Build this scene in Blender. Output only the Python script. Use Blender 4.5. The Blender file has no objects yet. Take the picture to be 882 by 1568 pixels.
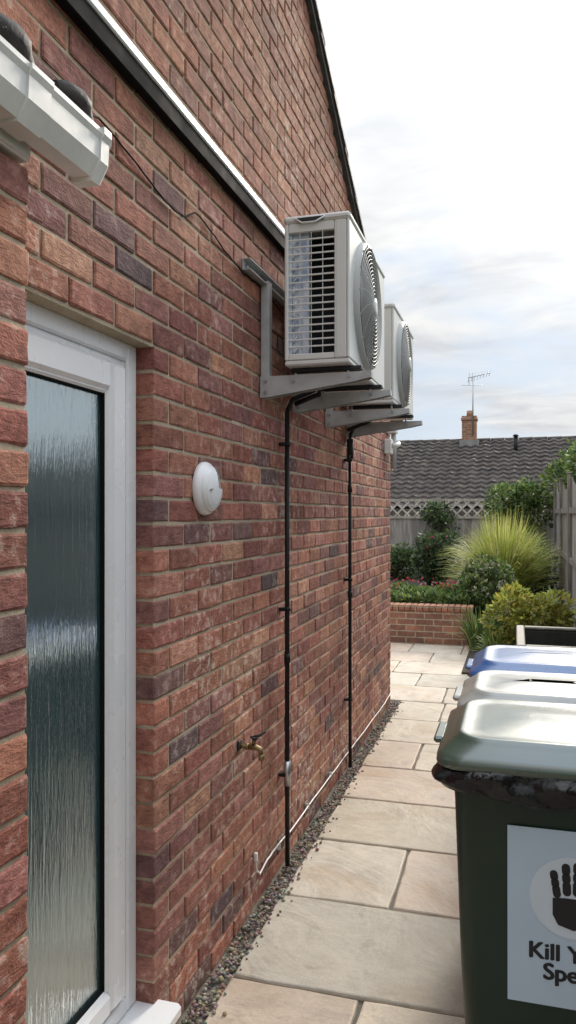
import bpy, math, random
from mathutils import Vector, Matrix
random.seed(7)
R=random.random
def U(a,b): return random.uniform(a,b)
scene=bpy.context.scene
# ------------------------------------------------------------------ materials
def newmat(name):
    m=bpy.data.materials.new(name); m.use_nodes=True
    nt=m.node_tree; b=nt.nodes['Principled BSDF']
    return m,nt,b
def N(nt,t,**k):
    n=nt.nodes.new(t)
    for a,v in k.items(): setattr(n,a,v)
    return n
def L(nt,a,b): nt.links.new(a,b)
def coords(nt,scale=(1,1,1)):
    tc=N(nt,'ShaderNodeTexCoord'); mp=N(nt,'ShaderNodeMapping')
    mp.inputs['Scale'].default_value=scale
    L(nt,tc.outputs['Object'],mp.inputs['Vector']); return mp.outputs['Vector']
def noise(nt,vec,scale,detail=6,rough=.6,dist=0):
    n=N(nt,'ShaderNodeTexNoise'); n.inputs['Scale'].default_value=scale
    n.inputs['Detail'].default_value=min(detail,4); n.inputs['Roughness'].default_value=rough
    n.inputs['Distortion'].default_value=dist
    if vec is not None: L(nt,vec,n.inputs['Vector'])
    return n.outputs['Fac']
def ramp(nt,fac,stops):
    r=N(nt,'ShaderNodeValToRGB'); L(nt,fac,r.inputs['Fac'])
    el=r.color_ramp.elements
    while len(el)<len(stops): el.new(.5)
    for e,(p,c) in zip(el,stops):
        e.position=p; e.color=(c[0],c[1],c[2],1) if not isinstance(c,(int,float)) else (c,c,c,1)
    return r.outputs['Color']
def mix(nt,a,b,fac=1.0,bt='MULTIPLY'):
    m=N(nt,'ShaderNodeMix',data_type='RGBA',blend_type=bt)
    for s,v in ((m.inputs[6],a),(m.inputs[7],b)):
        if isinstance(v,(tuple,list)): s.default_value=(v[0],v[1],v[2],1)
        else: L(nt,v,s)
    if isinstance(fac,(int,float)): m.inputs[0].default_value=fac
    else: L(nt,fac,m.inputs[0])
    return m.outputs[2]
def math_(nt,op,a,b=None):
    m=N(nt,'ShaderNodeMath',operation=op)
    for s,v in ((m.inputs[0],a),(m.inputs[1],b)):
        if v is None: continue
        if isinstance(v,(int,float)): s.default_value=v
        else: L(nt,v,s)
    return m.outputs[0]
def bump(nt,b,h,strength=.5,dist=.01):
    n=N(nt,'ShaderNodeBump'); n.inputs['Strength'].default_value=strength
    n.inputs['Distance'].default_value=dist
    L(nt,h,n.inputs['Height']); L(nt,n.outputs['Normal'],b.inputs['Normal'])
def simple(name,col,rough=.5,metal=0,var=.25,scale=6,bs=.15,bd=.002,spec=.5,bscale=60,coat=0):
    m,nt,b=newmat(name); v=coords(nt)
    f=noise(nt,v,scale,4,.65)
    c=ramp(nt,f,[(.3,[x*(1-var) for x in col]),(.7,[min(1,x*(1+var*.6)) for x in col])])
    L(nt,c,b.inputs['Base Color'])
    rr=ramp(nt,f,[(.3,max(0,rough-.1)),(.75,min(1,rough+.12))])
    L(nt,rr,b.inputs['Roughness'])
    b.inputs['Metallic'].default_value=metal; b.inputs['Specular IOR Level'].default_value=spec
    if coat>0: b.inputs['Coat Weight'].default_value=coat; b.inputs['Coat Roughness'].default_value=.27; b.inputs['Coat IOR'].default_value=1.8
    if bs>0: bump(nt,b,noise(nt,v,bscale,3),bs,bd)
    return m
def attrcol(nt):
    a=N(nt,'ShaderNodeAttribute'); a.attribute_name='Col'; return a.outputs['Color']

def brick_mat():
    m,nt,b=newmat('rustic_brick'); col=attrcol(nt); v=coords(nt)
    off=N(nt,'ShaderNodeVectorMath',operation='MULTIPLY_ADD')
    L(nt,col,off.inputs[0]); off.inputs[1].default_value=(37,53,71); L(nt,v,off.inputs[2])
    ov=off.outputs[0]
    mp=N(nt,'ShaderNodeMapping'); mp.inputs['Scale'].default_value=(26,26,80); L(nt,ov,mp.inputs['Vector'])
    wr=noise(nt,mp.outputs[0],1.0,3,.6,.9)
    fine=noise(nt,ov,190,2,.7); mid=noise(nt,ov,26,3,.65)
    c=mix(nt,col,ramp(nt,mid,[(.3,(.70,.66,.67)),(.72,(1.30,1.27,1.2))]))
    c=mix(nt,c,ramp(nt,wr,[(.32,(.58,.56,.58)),(.5,(1,1,1)),(.75,(1.15,1.15,1.15))]),.65)
    c=mix(nt,c,ramp(nt,fine,[(.3,(.8,.8,.8)),(.7,(1.15,1.15,1.15))]))
    big=noise(nt,v,1.3,4,.7)
    sp=N(nt,'ShaderNodeSeparateXYZ'); L(nt,v,sp.inputs[0])
    low=math_(nt,'MULTIPLY',math_(nt,'SUBTRACT',1.0,math_(nt,'MINIMUM',math_(nt,'MAXIMUM',sp.outputs[2],0.0),1.0)),.10)
    bl=math_(nt,'ADD',big,low)
    c=mix(nt,c,(.55,.49,.43),ramp(nt,math_(nt,'MULTIPLY',bl,ramp(nt,mid,[(.35,.2),(.62,1)])),[(.42,0),(.68,.6)]),'MIX')
    c=mix(nt,c,ramp(nt,big,[(.35,(.78,.76,.79)),(.62,(1.10,1.08,1.06))]))
    L(nt,c,b.inputs['Base Color']); b.inputs['Roughness'].default_value=.88
    b.inputs['Specular IOR Level'].default_value=.25
    h=math_(nt,'ADD',math_(nt,'MULTIPLY',wr,.8),math_(nt,'MULTIPLY',fine,.35))
    bump(nt,b,h,.75,.006)
    return m
def mortar_mat(name='sand_mortar',c1=(.31,.25,.17),c2=(.56,.47,.34)):
    m,nt,b=newmat(name); v=coords(nt); f2=noise(nt,v,160,3,.8)
    c=ramp(nt,noise(nt,v,3,4,.7),[(.3,c1),(.7,c2)])
    c=mix(nt,c,ramp(nt,f2,[(.3,(.75,.75,.75)),(.7,(1.15,1.15,1.15))]))
    L(nt,c,b.inputs['Base Color']); b.inputs['Roughness'].default_value=.95
    bump(nt,b,f2,.6,.003); return m
def attr_mat(name,rough=.6,var=.35,scale=8,bs=.4,bd=.004,bscale=40,translucent=0,spec=.4,stretch=(1,1,1)):
    m,nt,b=newmat(name); c=attrcol(nt)
    if scale>0 or bs>0: v=coords(nt,stretch)
    if scale>0: c=mix(nt,c,ramp(nt,noise(nt,v,scale,4,.65),[(.3,(1-var,)*3),(.7,(1+var*.6,)*3)]))
    L(nt,c,b.inputs['Base Color']); b.inputs['Roughness'].default_value=rough
    b.inputs['Specular IOR Level'].default_value=spec
    if bs>0: bump(nt,b,noise(nt,v,bscale,3),bs,bd)
    if translucent>0:
        t=N(nt,'ShaderNodeBsdfTranslucent'); L(nt,c,t.inputs['Color'])
        ms=N(nt,'ShaderNodeMixShader'); ms.inputs[0].default_value=translucent
        out=nt.nodes['Material Output']
        L(nt,b.outputs[0],ms.inputs[1]); L(nt,t.outputs[0],ms.inputs[2]); L(nt,ms.outputs[0],out.inputs[0])
    return m
def slab_mat():
    m,nt,b=newmat('sandstone_slab'); v=coords(nt); col=attrcol(nt)
    off=N(nt,'ShaderNodeVectorMath',operation='MULTIPLY_ADD')
    L(nt,col,off.inputs[0]); off.inputs[1].default_value=(31,47,11); L(nt,v,off.inputs[2]); ov=off.outputs[0]
    riv=noise(nt,ov,2.2,4,.55,1.2); mid=noise(nt,ov,9,4,.7); fine=noise(nt,ov,140,2,.7)
    c=mix(nt,col,ramp(nt,riv,[(.3,(.88,.80,.72)),(.5,(1,1,1)),(.72,(1.08,1.06,1.03))]))
    c=mix(nt,c,ramp(nt,mid,[(.28,(.78,.77,.76)),(.55,(1,1,1)),(.8,(1.08,1.08,1.08))]))
    c=mix(nt,c,ramp(nt,fine,[(.3,(.88,.88,.88)),(.7,(1.06,1.06,1.06))]))
    st=ramp(nt,noise(nt,v,5,4,.8,.6),[(.58,0),(.68,1)])
    c=mix(nt,c,(.25,.21,.16),math_(nt,'MULTIPLY',st,.4),'MIX')
    L(nt,c,b.inputs['Base Color'])
    L(nt,ramp(nt,mid,[(.3,.5),(.7,.75)]),b.inputs['Roughness'])
    h=math_(nt,'ADD',math_(nt,'MULTIPLY',riv,1.6),math_(nt,'MULTIPLY',mid,.35))
    bump(nt,b,h,.55,.018); return m
def bricktex_mat(name,c1=(.36,.17,.11),c2=(.22,.11,.08),mo=(.42,.35,.25)):
    m,nt,b=newmat(name); tc=N(nt,'ShaderNodeTexCoord'); s=N(nt,'ShaderNodeSeparateXYZ'); cb=N(nt,'ShaderNodeCombineXYZ')
    L(nt,tc.outputs['Object'],s.inputs[0]); 
    ad=math_(nt,'ADD',s.outputs[0],s.outputs[1])
    L(nt,ad,cb.inputs[0]); L(nt,s.outputs[2],cb.inputs[1])
    bt=N(nt,'ShaderNodeTexBrick'); L(nt,cb.outputs[0],bt.inputs['Vector'])
    bt.inputs['Scale'].default_value=1; bt.inputs['Brick Width'].default_value=.225; bt.inputs['Row Height'].default_value=.075
    bt.inputs['Mortar Size'].default_value=.007; bt.inputs['Mortar Smooth'].default_value=.1
    bt.inputs['Color1'].default_value=(*c1,1); bt.inputs['Color2'].default_value=(*c2,1); bt.inputs['Mortar'].default_value=(*mo,1)
    c=mix(nt,bt.outputs['Color'],ramp(nt,noise(nt,tc.outputs['Object'],9,4,.7),[(.3,(.6,.6,.6)),(.7,(1.2,1.2,1.2))]))
    L(nt,c,b.inputs['Base Color']); b.inputs['Roughness'].default_value=.9
    h=math_(nt,'SUBTRACT',noise(nt,tc.outputs['Object'],60,3),bt.outputs['Fac'])
    bump(nt,b,h,.6,.006); return m
def glass_mat():
    m,nt,b=newmat('obscure_glass')
    w=noise(nt,coords(nt,(1,60,5)),1.0,4,.6,1.0)
    w2=noise(nt,coords(nt,(1,150,22)),1.0,3,.6,.5)
    w3=noise(nt,coords(nt,(1,6,1)),1.0,2,.5,.3)
    h=math_(nt,'ADD',math_(nt,'ADD',w,math_(nt,'MULTIPLY',w2,.5)),math_(nt,'MULTIPLY',w3,.4))
    c=ramp(nt,noise(nt,coords(nt,(1,2,1.2)),1.5,4),[(.3,(.025,.075,.085)),(.7,(.05,.115,.12))])
    L(nt,c,b.inputs['Base Color']); b.inputs['Roughness'].default_value=.15
    b.inputs['Specular IOR Level'].default_value=.8
    bump(nt,b,h,.36,.004)
    gl=N(nt,'ShaderNodeBsdfGlossy'); gl.inputs['Roughness'].default_value=.10; gl.inputs['Color'].default_value=(.88,.97,1,1)
    bn=[n for n in nt.nodes if n.type=='BUMP'][0]; L(nt,bn.outputs['Normal'],gl.inputs['Normal'])
    ms=N(nt,'ShaderNodeMixShader'); ms.inputs[0].default_value=.38
    L(nt,b.outputs[0],ms.inputs[1]); L(nt,gl.outputs[0],ms.inputs[2]); L(nt,ms.outputs[0],nt.nodes['Material Output'].inputs[0])
    return m
M_brick=brick_mat(); M_mortar=mortar_mat(); M_slab=slab_mat()
M_joint=mortar_mat('joint_mortar',(.13,.12,.10),(.24,.22,.18))
M_upvc=simple('white_upvc',(.80,.80,.80),.28,var=.02,scale=3,bs=.03)
M_uvpcold=simple('weathered_white_upvc',(.72,.71,.68),.35,var=.14,scale=9,bs=.05)
M_black=simple('black_plastic',(.010,.010,.011),.5,var=.3,bs=.08,spec=.3)
M_gasket=simple('black_gasket',(.012,.012,.012),.8,var=.2,bs=0,spec=.06)
M_ac=simple('painted_ac_casing',(.66,.655,.63),.42,var=.05,scale=4,bs=.05)
M_acg=simple('ac_grey_grille',(.40,.40,.39),.45,var=.08,bs=0)
M_dark=simple('dark_interior',(.02,.02,.022),.7,var=.3,bs=0)
M_galv=simple('painted_steel_bracket',(.46,.47,.47),.4,metal=.25,var=.15,scale=12,bs=.1)
M_steel=simple('galvanised_steel',(.5,.5,.5),.35,metal=.9,var=.15,scale=20,bs=.1)
M_brass=simple('aged_brass',(.30,.22,.11),.5,metal=.8,var=.4,scale=40,bs=.2)
M_lead=simple('dark_roof_tile',(.06,.052,.048),.7,var=.6,scale=18,bs=.6,bd=.006,bscale=35)
M_glass=glass_mat()
M_grnbin=simple('green_bin_plastic',(.010,.030,.017),.42,var=.3,scale=5,bs=.12,bd=.001,bscale=150)
M_grnlid=simple('green_lid_plastic',(.045,.080,.052),.33,var=.25,scale=7,bs=.1,bscale=90,coat=.9)
M_blulid=simple('blue_lid_plastic',(.03,.12,.36),.3,var=.25,scale=7,bs=.1,bscale=90,coat=.9)
M_palelid=simple('sky_reflection_lid_plastic',(.40,.40,.36),.35,var=.2,scale=7,bs=.1,bscale=90,coat=.6)  # pale base colour paints in the sky reflection on the lid top
M_greybin=simple('grey_bin_plastic',(.16,.17,.17),.45,var=.2,bs=.1)
M_bag=simple('black_bin_bag',(.008,.008,.009),.22,var=.2,bs=.7,bd=.010,bscale=16)
M_rubber=simple('rubber',(.02,.02,.02),.8,var=.2,bs=.1)
M_stick=simple('sticker_paper',(.52,.66,.78),.4,var=.03,bs=0)
M_stickw=simple('sticker_circle',(.66,.76,.84),.4,var=.03,bs=0)
M_ink=simple('black_ink',(.012,.012,.015),.4,var=.05,bs=0)
M_wood=attr_mat('weathered_fence_wood',.85,.45,3,.6,.004,14,stretch=(8,8,1))
M_leaf=attr_mat('foliage',.5,.3,0,0,translucent=.4)
M_peb=attr_mat('pebbles',.75,.3,60,.3,.002,200)
M_soil=simple('soil',(.055,.042,.03),.95,var=.5,scale=12,bs=1,bd=.03,bscale=30)
M_grass=simple('lawn_grass',(.05,.10,.022),.9,var=.5,scale=8,bs=1,bd=.03,bscale=60)
M_brick2=bricktex_mat('garden_brick')
M_brick3=bricktex_mat('orange_brick',c1=(.42,.20,.12),c2=(.30,.14,.09))
M_bark=simple('bark',(.10,.075,.05),.9,var=.4,scale=20,bs=.8,bd=.01)
def coil_mat():
    m,nt,b=newmat('aluminium_coil')
    v2=coords(nt,(1,1,.6)); c=ramp(nt,noise(nt,v2,22,4),[(.35,(.40,.50,.66)),(.65,(.95,.97,1))])
    L(nt,c,b.inputs['Base Color']); b.inputs['Metallic'].default_value=.2; b.inputs['Roughness'].default_value=.35
    bump(nt,b,noise(nt,v2,30,3),.6,.012); return m
M_coil=coil_mat()
def roof_mat():
    m,nt,b=newmat('concrete_roof_tile'); v=coords(nt)
    c=ramp(nt,noise(nt,v,2.2,4,.75),[(.28,(.035,.03,.03)),(.5,(.075,.064,.06)),(.72,(.15,.125,.105))])
    c=mix(nt,c,ramp(nt,noise(nt,v,14,4,.8),[(.35,(.6,.6,.6)),(.7,(1.5,1.4,1.3))]))
    L(nt,c,b.inputs['Base Color']); b.inputs['Roughness'].default_value=.75
    return m
M_roof=roof_mat()

# ------------------------------------------------------------------ mesh builder
class MB:
    def __init__(s): s.v=[];s.f=[];s.c=[];s.m=[];s.s=[]
    def face(s,idx,col=(1,1,1),m=0,sm=False): s.f.append(tuple(idx));s.c.append(col);s.m.append(m);s.s.append(sm)
    def box(s,x0,x1,y0,y1,z0,z1,m=0,col=(1,1,1),bev=0):
        if bev<=0:
            b=len(s.v); s.v+=[(x,y,z) for x in(x0,x1) for y in(y0,y1) for z in(z0,z1)]
            for f in((0,1,3,2),(4,6,7,5),(0,4,5,1),(2,3,7,6),(0,2,6,4),(1,5,7,3)): s.face([b+i for i in f],col,m)
        else:
            e=min(bev,(x1-x0)*.45,(y1-y0)*.45,(z1-z0)*.45)
            X=(x0,x1);Y=(y0,y1);Z=(z0,z1); id={}
            for i in(0,1):
                for j in(0,1):
                    for k in(0,1):
                        sx=e if i==0 else -e; sy=e if j==0 else -e; sz=e if k==0 else -e
                        id[(i,j,k,'x')]=len(s.v); s.v.append((X[i],Y[j]+sy,Z[k]+sz))
                        id[(i,j,k,'y')]=len(s.v); s.v.append((X[i]+sx,Y[j],Z[k]+sz))
                        id[(i,j,k,'z')]=len(s.v); s.v.append((X[i]+sx,Y[j]+sy,Z[k]))
            g=lambda i,j,k,a:id[(i,j,k,a)]
            for i in(0,1):
                q=[g(i,0,0,'x'),g(i,1,0,'x'),g(i,1,1,'x'),g(i,0,1,'x')]; s.face(q if i else q[::-1],col,m)
                q=[g(0,i,0,'y'),g(0,i,1,'y'),g(1,i,1,'y'),g(1,i,0,'y')]; s.face(q if i else q[::-1],col,m)
                q=[g(0,0,i,'z'),g(1,0,i,'z'),g(1,1,i,'z'),g(0,1,i,'z')]; s.face(q if i else q[::-1],col,m)
            for a in(0,1):
                for c_ in(0,1):
                    s.face([g(a,c_,0,'x'),g(a,c_,1,'x'),g(a,c_,1,'y'),g(a,c_,0,'y')],col,m,False)
                    s.face([g(a,0,c_,'x'),g(a,1,c_,'x'),g(a,1,c_,'z'),g(a,0,c_,'z')],col,m,False)
                    s.face([g(0,a,c_,'y'),g(1,a,c_,'y'),g(1,a,c_,'z'),g(0,a,c_,'z')],col,m,False)
            for i in(0,1):
                for j in(0,1):
                    for k in(0,1): s.face([g(i,j,k,'x'),g(i,j,k,'y'),g(i,j,k,'z')],col,m)
    def tube(s,pts,r,seg=8,closed=False,m=0,col=(1,1,1),caps=True):
        pts=[Vector(p) for p in pts]; n=len(pts); rings=[]
        rs=r if isinstance(r,(list,tuple)) else [r]*n
        up=None
        for i,p in enumerate(pts):
            if closed: t=(pts[(i+1)%n]-pts[i-1])
            else: t=pts[min(i+1,n-1)]-pts[max(i-1,0)]
            t.normalize()
            if up is None:
                up=Vector((0,0,1)) if abs(t.z)<.9 else Vector((1,0,0))
            a=up-t*up.dot(t); a.normalize(); up=a; bb=t.cross(a)
            b=len(s.v); rings.append(b)
            for k in range(seg):
                an=2*math.pi*k/seg; q=p+(a*math.cos(an)+bb*math.sin(an))*rs[i]; s.v.append(tuple(q))
        for i in range(n if closed else n-1):
            A=rings[i];B=rings[(i+1)%n]
            for k in range(seg): s.face([A+k,A+(k+1)%seg,B+(k+1)%seg,B+k],col,m,True)
        if not closed and caps:
            s.face([rings[0]+k for k in range(seg)][::-1],col,m); s.face([rings[-1]+k for k in range(seg)],col,m)
    def loft(s,rings,m=0,col=(1,1,1),sm=True,cap0=True,cap1=True,ms=None):
        ids=[]
        for rg in rings:
            b=len(s.v); ids.append(b); s.v+= [tuple(p) for p in rg]
        n=len(rings[0])
        for i in range(len(rings)-1):
            for k in range(n): s.face([ids[i]+k,ids[i]+(k+1)%n,ids[i+1]+(k+1)%n,ids[i+1]+k],col,(ms[i] if ms else m),sm)
        if cap0: s.face([ids[0]+k for k in range(n)][::-1],col,m)
        if cap1: s.face([ids[-1]+k for k in range(n)],col,m)
    def obj(s,name,mats,parent=None,weld=False):
        me=bpy.data.meshes.new(name); me.from_pydata(s.v,[],s.f)
        for mt in mats: me.materials.append(mt)
        me.polygons.foreach_set('material_index',s.m); me.polygons.foreach_set('use_smooth',s.s)
        ca=me.color_attributes.new('Col','FLOAT_COLOR','CORNER'); d=[]
        for f,c in zip(s.f,s.c): d+= [c[0],c[1],c[2],1.0]*len(f)
        ca.data.foreach_set('color',d); me.update()
        if len(s.f)<60000 and not getattr(s,'norec',False):
            import bmesh
            bm=bmesh.new(); bm.from_mesh(me); bmesh.ops.recalc_face_normals(bm,faces=bm.faces)
            bm.to_mesh(me); bm.free()
        o=bpy.data.objects.new(name,me); scene.collection.objects.link(o)
        if parent: o.parent=parent
        return o
def empty(name):
    o=bpy.data.objects.new(name,None); scene.collection.objects.link(o); return o
def rrect(x0,x1,y0,y1,z,r,seg=5):
    pts=[]
    for cx,cy,a0 in((x1-r,y1-r,0),(x0+r,y1-r,90),(x0+r,y0+r,180),(x1-r,y0+r,270)):
        for i in range(seg+1):
            a=math.radians(a0+90*i/seg); pts.append((cx+r*math.cos(a),cy+r*math.sin(a),z))
    return pts

# ------------------------------------------------------------------ bricks
PAL=[((.38,.17,.12),6),((.33,.14,.105),6),((.43,.205,.14),5),((.29,.125,.10),5),((.25,.125,.11),3.5),((.46,.24,.165),2.5),((.20,.115,.11),1.8),((.15,.10,.10),.4),((.36,.17,.14),4)]
tot=sum(w for _,w in PAL)
def pick(z=1,y=0):
    r=R()*tot
    for c,w in PAL:
        r-=w
        if r<=0: break
    k=U(.82,1.15); c=[x*k*U(.95,1.05) for x in c]
    if z>2.85:
        c=[c[0]*.55+.38*.45,c[1]*.55+.185*.45,c[2]*.55+.12*.45]
    return tuple(c)
def add_brick(mb,mp,a0,a1,z0,z1,front,depth,col,jit=.001):
    e=.005; fo=front+U(-.0015,.002); tilt=U(-.0015,.0015)
    A=[a0,a0+e]+([ (a0+a1)/2] if a1-a0>.05 else [])+[a1-e,a1]; Z=[z0,z0+e,(z0+z1)/2,z1-e,z1]
    nA=len(A); nZ=len(Z); b=len(mb.v)
    for j,z in enumerate(Z):
        for i,a in enumerate(A):
            edge=(i in(0,nA-1)) or (j in(0,nZ-1)); corner=(i in(0,nA-1)) and (j in(0,nZ-1))
            d=fo-(.0025 if edge else 0)-(.002 if corner else 0)+U(-jit,jit)+tilt*((a-a0)/(a1-a0)-.5)*2
            ja=U(-.0018,.0018) if edge else 0; jz=U(-.0018,.0018) if edge else 0
            mb.v.append(mp(a+ja,d,z+jz))
    for j in range(nZ-1):
        for i in range(nA-1):
            q=b+j*nA+i; mb.face([q,q+1,q+nA+1,q+nA],col,0)
    ring=[j for j in range(nA)]+[ (j+1)*nA-1 for j in range(1,nZ)]+[ (nZ-1)*nA+i for i in range(nA-2,-1,-1)]+[j*nA for j in range(nZ-2,0,-1)]
    rb=len(mb.v)
    for r in ring:
        i=r%nA; j=r//nA; mb.v.append(mp(A[i],front-depth,Z[j]))
    n=len(ring)
    for k in range(n): mb.face([b+ring[k],b+ring[(k+1)%n],rb+(k+1)%n,rb+k],col,0)
def brick_panel(mb,mo,mp,front,depth,z0,ncourse,intervals,start=0.0):
    for i in range(ncourse):
        z=z0+i*.075
        for (a0,a1,solid0,solid1) in intervals(z+.03):
            if a1-a0<.03: continue
            base=start+(0 if i%2==0 else -.1125)
            k=math.floor((a0-base)/.225); a=base+k*.225
            while a<a1:
                b0=max(a,a0); b1=min(a+.214,a1)
                if b1-b0>.028: add_brick(mb,mp,b0,b1,z,z+.064,front,depth,pick(z,b0))
                a+=.225
            m0=a0+(.004 if solid0 else 0); m1=a1-(.004 if solid1 else 0)
            P=[mp(m0,front-depth+.003,z-.011),mp(m1,front-.0048,z+.064)]
            x=sorted((P[0][0],P[1][0]));y=sorted((P[0][1],P[1][1]));zz=sorted((P[0][2],P[1][2]))
            mo.box(x[0],x[1],y[0],y[1],zz[0],zz[1])
house=empty('brick_house')
mpx=lambda a,d,z:(d,a,z)
JY=2.08; PY=1.25; DT=2.10; DB=.15; FAR=6.56; RY=2.2
def ztop(y): 
    return 4.21-.565*(y-3.82) if y>RY else 4.21-.565*(RY-3.82)-.565*(RY-y)
def intervals_main(z):
    ymin=-.2; ymax=FAR
    if z>ztop(FAR)-.02: ymax=min(ymax,3.82+(4.21-z)/.565-.02)
    if z>2.66: ymin=max(-.2,RY-(ztop(RY)-z)/.565+.05)
    if z<DB: return [(1.1,ymax,False,True)]
    if z<DT: return [(JY,ymax,True,True)]
    return [(ymin,ymax,False,True)]
mb=MB(); mo=MB()
brick_panel(mb,mo,mpx,0.0,.102,0.0,70,intervals_main,start=JY)
def intervals_near(z): return [(-.6,PY,False,True)]
brick_panel(mb,mo,mpx,.15,.102,-.0,30,intervals_near,start=PY-.215)
mb.obj('gable_bricks',[M_brick],house); mo.norec=True; mo.obj('gable_mortar',[M_mortar],house)
mb=MB()
prof=[(-2.2,0),(FAR,0),(FAR,ztop(FAR)-.06),(RY,ztop(RY)-.06),(-2.2,ztop(-2.2)-.06)]
b=len(mb.v)
for x in(-.25,-8):
    for y,z in prof: mb.v.append((x,y,z))
n=5
mb.face([b+i for i in range(n)]);mb.face([b+n+i for i in range(n)][::-1])
for i in range(n): mb.face([b+i,b+(i+1)%n,b+n+(i+1)%n,b+n+i])
mb.obj('house_body',[M_brick2],house)
mb=MB(); mb.box(-.25,-.101,JY+.1,FAR-.01,0,2.4); mb.box(-.25,-.101,0,FAR-.3,DT+.02,2.6); mb.box(-.25,.05,-.6,PY-.004,0,2.2)
mb.box(.01,.049,-.6,PY-.006,2.2,2.24)
mb.obj('wall_core',[M_mortar],house)
mb=MB()
nt_=int((FAR+.35-RY)/(.30)); 
for side in (1,-1):
    for i in range(nt_+1):
        ya=RY+side*(i*.30-.02); yb=RY+side*(i*.30+.36)
        za=4.21-.565*(RY-3.82)-.565*abs(ya-RY); zb=4.21-.565*(RY-3.82)-.565*abs(yb-RY)
        x0=-.35;x1=.04+U(-.004,.004); t=.022
        b=len(mb.v)
        for x in(x0,x1):
            mb.v+=[(x,ya,za+.012),(x,yb,zb+.040),(x,yb,zb+.040+t),(x,ya,za+.012+t)]
        for f in((0,1,2,3),(7,6,5,4),(0,4,5,1),(3,2,6,7),(0,3,7,4),(1,5,6,2)): mb.face([b+k for k in f])
mb.obj('verge_tiles',[M_lead],house)
mb=MB()
for side in(1,-1):
    ye=RY+side*(FAR+.3-RY); zr=ztop(RY); ze=zr-.565*(FAR+.3-RY)
    for (x0,x1,o0,o1) in ((-8.2,.025,-.02,.012),):
        b=len(mb.v)
        for x in(x0,x1): mb.v+=[(x,RY,zr+o0),(x,ye,ze+o0),(x,ye,ze+o1),(x,RY,zr+o1)]
        for f in((0,1,2,3),(7,6,5,4),(0,4,5,1),(3,2,6,7),(0,3,7,4),(1,5,6,2)): mb.face([b+k for k in f])
mb.obj('roof_slope',[M_lead],house)
mb=MB()
mb.box(0.0005,.036,-.15,4.6,2.834,2.864,0,bev=.004)
mb.box(0.0005,.030,-.15,4.6,2.778,2.8338,1,bev=.003)
mb.obj('wall_trim',[M_upvc,M_gasket],house)
# door
mb=MB(); xf=-.055
fy0,fy1=PY-.06,JY-.003; fz0,fz1=.16,DT-.006
def frame(x0,x1,y0,y1,z0,z1,w,m=0,bev=.006):
    mb.box(x0,x1,y0,y0+w,z0,z1,m,bev=bev); mb.box(x0,x1,y1-w,y1,z0,z1,m,bev=bev)
    mb.box(x0,x1,y0+w,y1-w,z0,z0+w*.8,m,bev=bev); mb.box(x0,x1,y0+w,y1-w,z1-w,z1,m,bev=bev)
frame(xf-.07,xf,fy0,fy1,fz0,fz1,.055)
frame(xf-.066,xf-.012,fy0+.05,fy1-.05,fz0+.04,fz1-.05,.024)
frame(xf-.05,xf+.010,fy0+.078,fy1-.078,fz0+.06,fz1-.072,.085,bev=.012)
frame(xf-.045,xf+.000,fy0+.161,fy1-.161,fz0+.12,fz1-.150,.016,bev=.007)
frame(xf-.043,xf-.006,fy0+.176,fy1-.176,fz0+.131,fz1-.164,.005,1,bev=0)
mb.box(-.13,.075,PY-.05,JY+.035,.115,.158,0,bev=.01)
mb.obj('door_frame',[M_upvc,M_gasket],house)
mb=MB(); mb.box(xf-.04,xf-.018,fy0+.17,fy1-.17,fz0+.125,fz1-.15); mb.obj('door_glass',[M_glass],house)
mb=MB(); mb.box(-.24,-.13,PY-.1,JY+.1,.0,2.2); mb.obj('door_backing',[M_dark],house)
# gutter / fascia / lean-to tiles
mb=MB(); g0=-.6
def G(x,y,z): return (.158+(x-.17)*.56,y+.045,2.264+(z-2.254)*.76)
mb.box(.1515,.158,g0,1.245,2.2565,2.34,bev=.001)
mb.box(.05,.1515,g0,1.244,2.2505,2.256)
def guttersec(y,o=0):
    P=[(.176-o,2.375),(.176-o,2.285-o),(.195-o*.5,2.262-o),(.262+o*.5,2.262-o),(.296+o,2.305-o*.5),(.300+o,2.352),(.310+o,2.366),(.310+o,2.378),(.296,2.378),(.288,2.352),(.284,2.31),(.256,2.274),(.20,2.274),(.188,2.292),(.188,2.375)]
    return [G(x,y,z) for x,z in P]
mb.loft([guttersec(g0),guttersec(1.10)],sm=False)
mb.loft([guttersec(1.085,.008),guttersec(1.15,.008)],sm=False)
mb.loft([guttersec(1.151,.001),guttersec(1.345,.001)],sm=False)
P=[(.168,2.380),(.168,2.280),(.19,2.250),(.268,2.250),(.304,2.298),(.308,2.352),(.320,2.366),(.320,2.384)]
mb.loft([[G(x,1.322,z) for x,z in P],[G(x,1.350,z) for x,z in P],[G(.24+(x-.24)*.84,1.362,2.32+(z-2.32)*.84) for x,z in P]],sm=False)
mb.obj('gutter',[M_uvpcold],house)
mb=MB()
ny=190; nx=7; y0,y1=-.6,1.37
b=len(mb.v)
for lay in (0,1):
    for j in range(nx):
        for i in range(ny+1):
            y=y0+(y1-y0)*i/ny; x=.205-.205*j/(nx-1)
            k=(y-1.05)/.17; kk=math.floor(k)
            w=.022*abs(math.sin(k*math.pi))**.8*(1+.15*math.sin(kk*5.1))
            w+=.004*math.sin(y*61+x*40)
            mb.v.append((x+.008*math.sin(y*23),y+.01*math.sin(x*60),2.354+w+.10*j/(nx-1)-(0 if lay==0 else .016)))
T=nx*(ny+1)
for j in range(nx-1):
    for i in range(ny):
        q=b+j*(ny+1)+i
        mb.face([q,q+1,q+ny+2,q+ny+1],sm=True); mb.face([q+T,q+T+ny+1,q+T+ny+2,q+T+1],sm=True)
for i in range(ny): mb.face([b+i,b+i+T,b+i+1+T,b+i+1])
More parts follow.
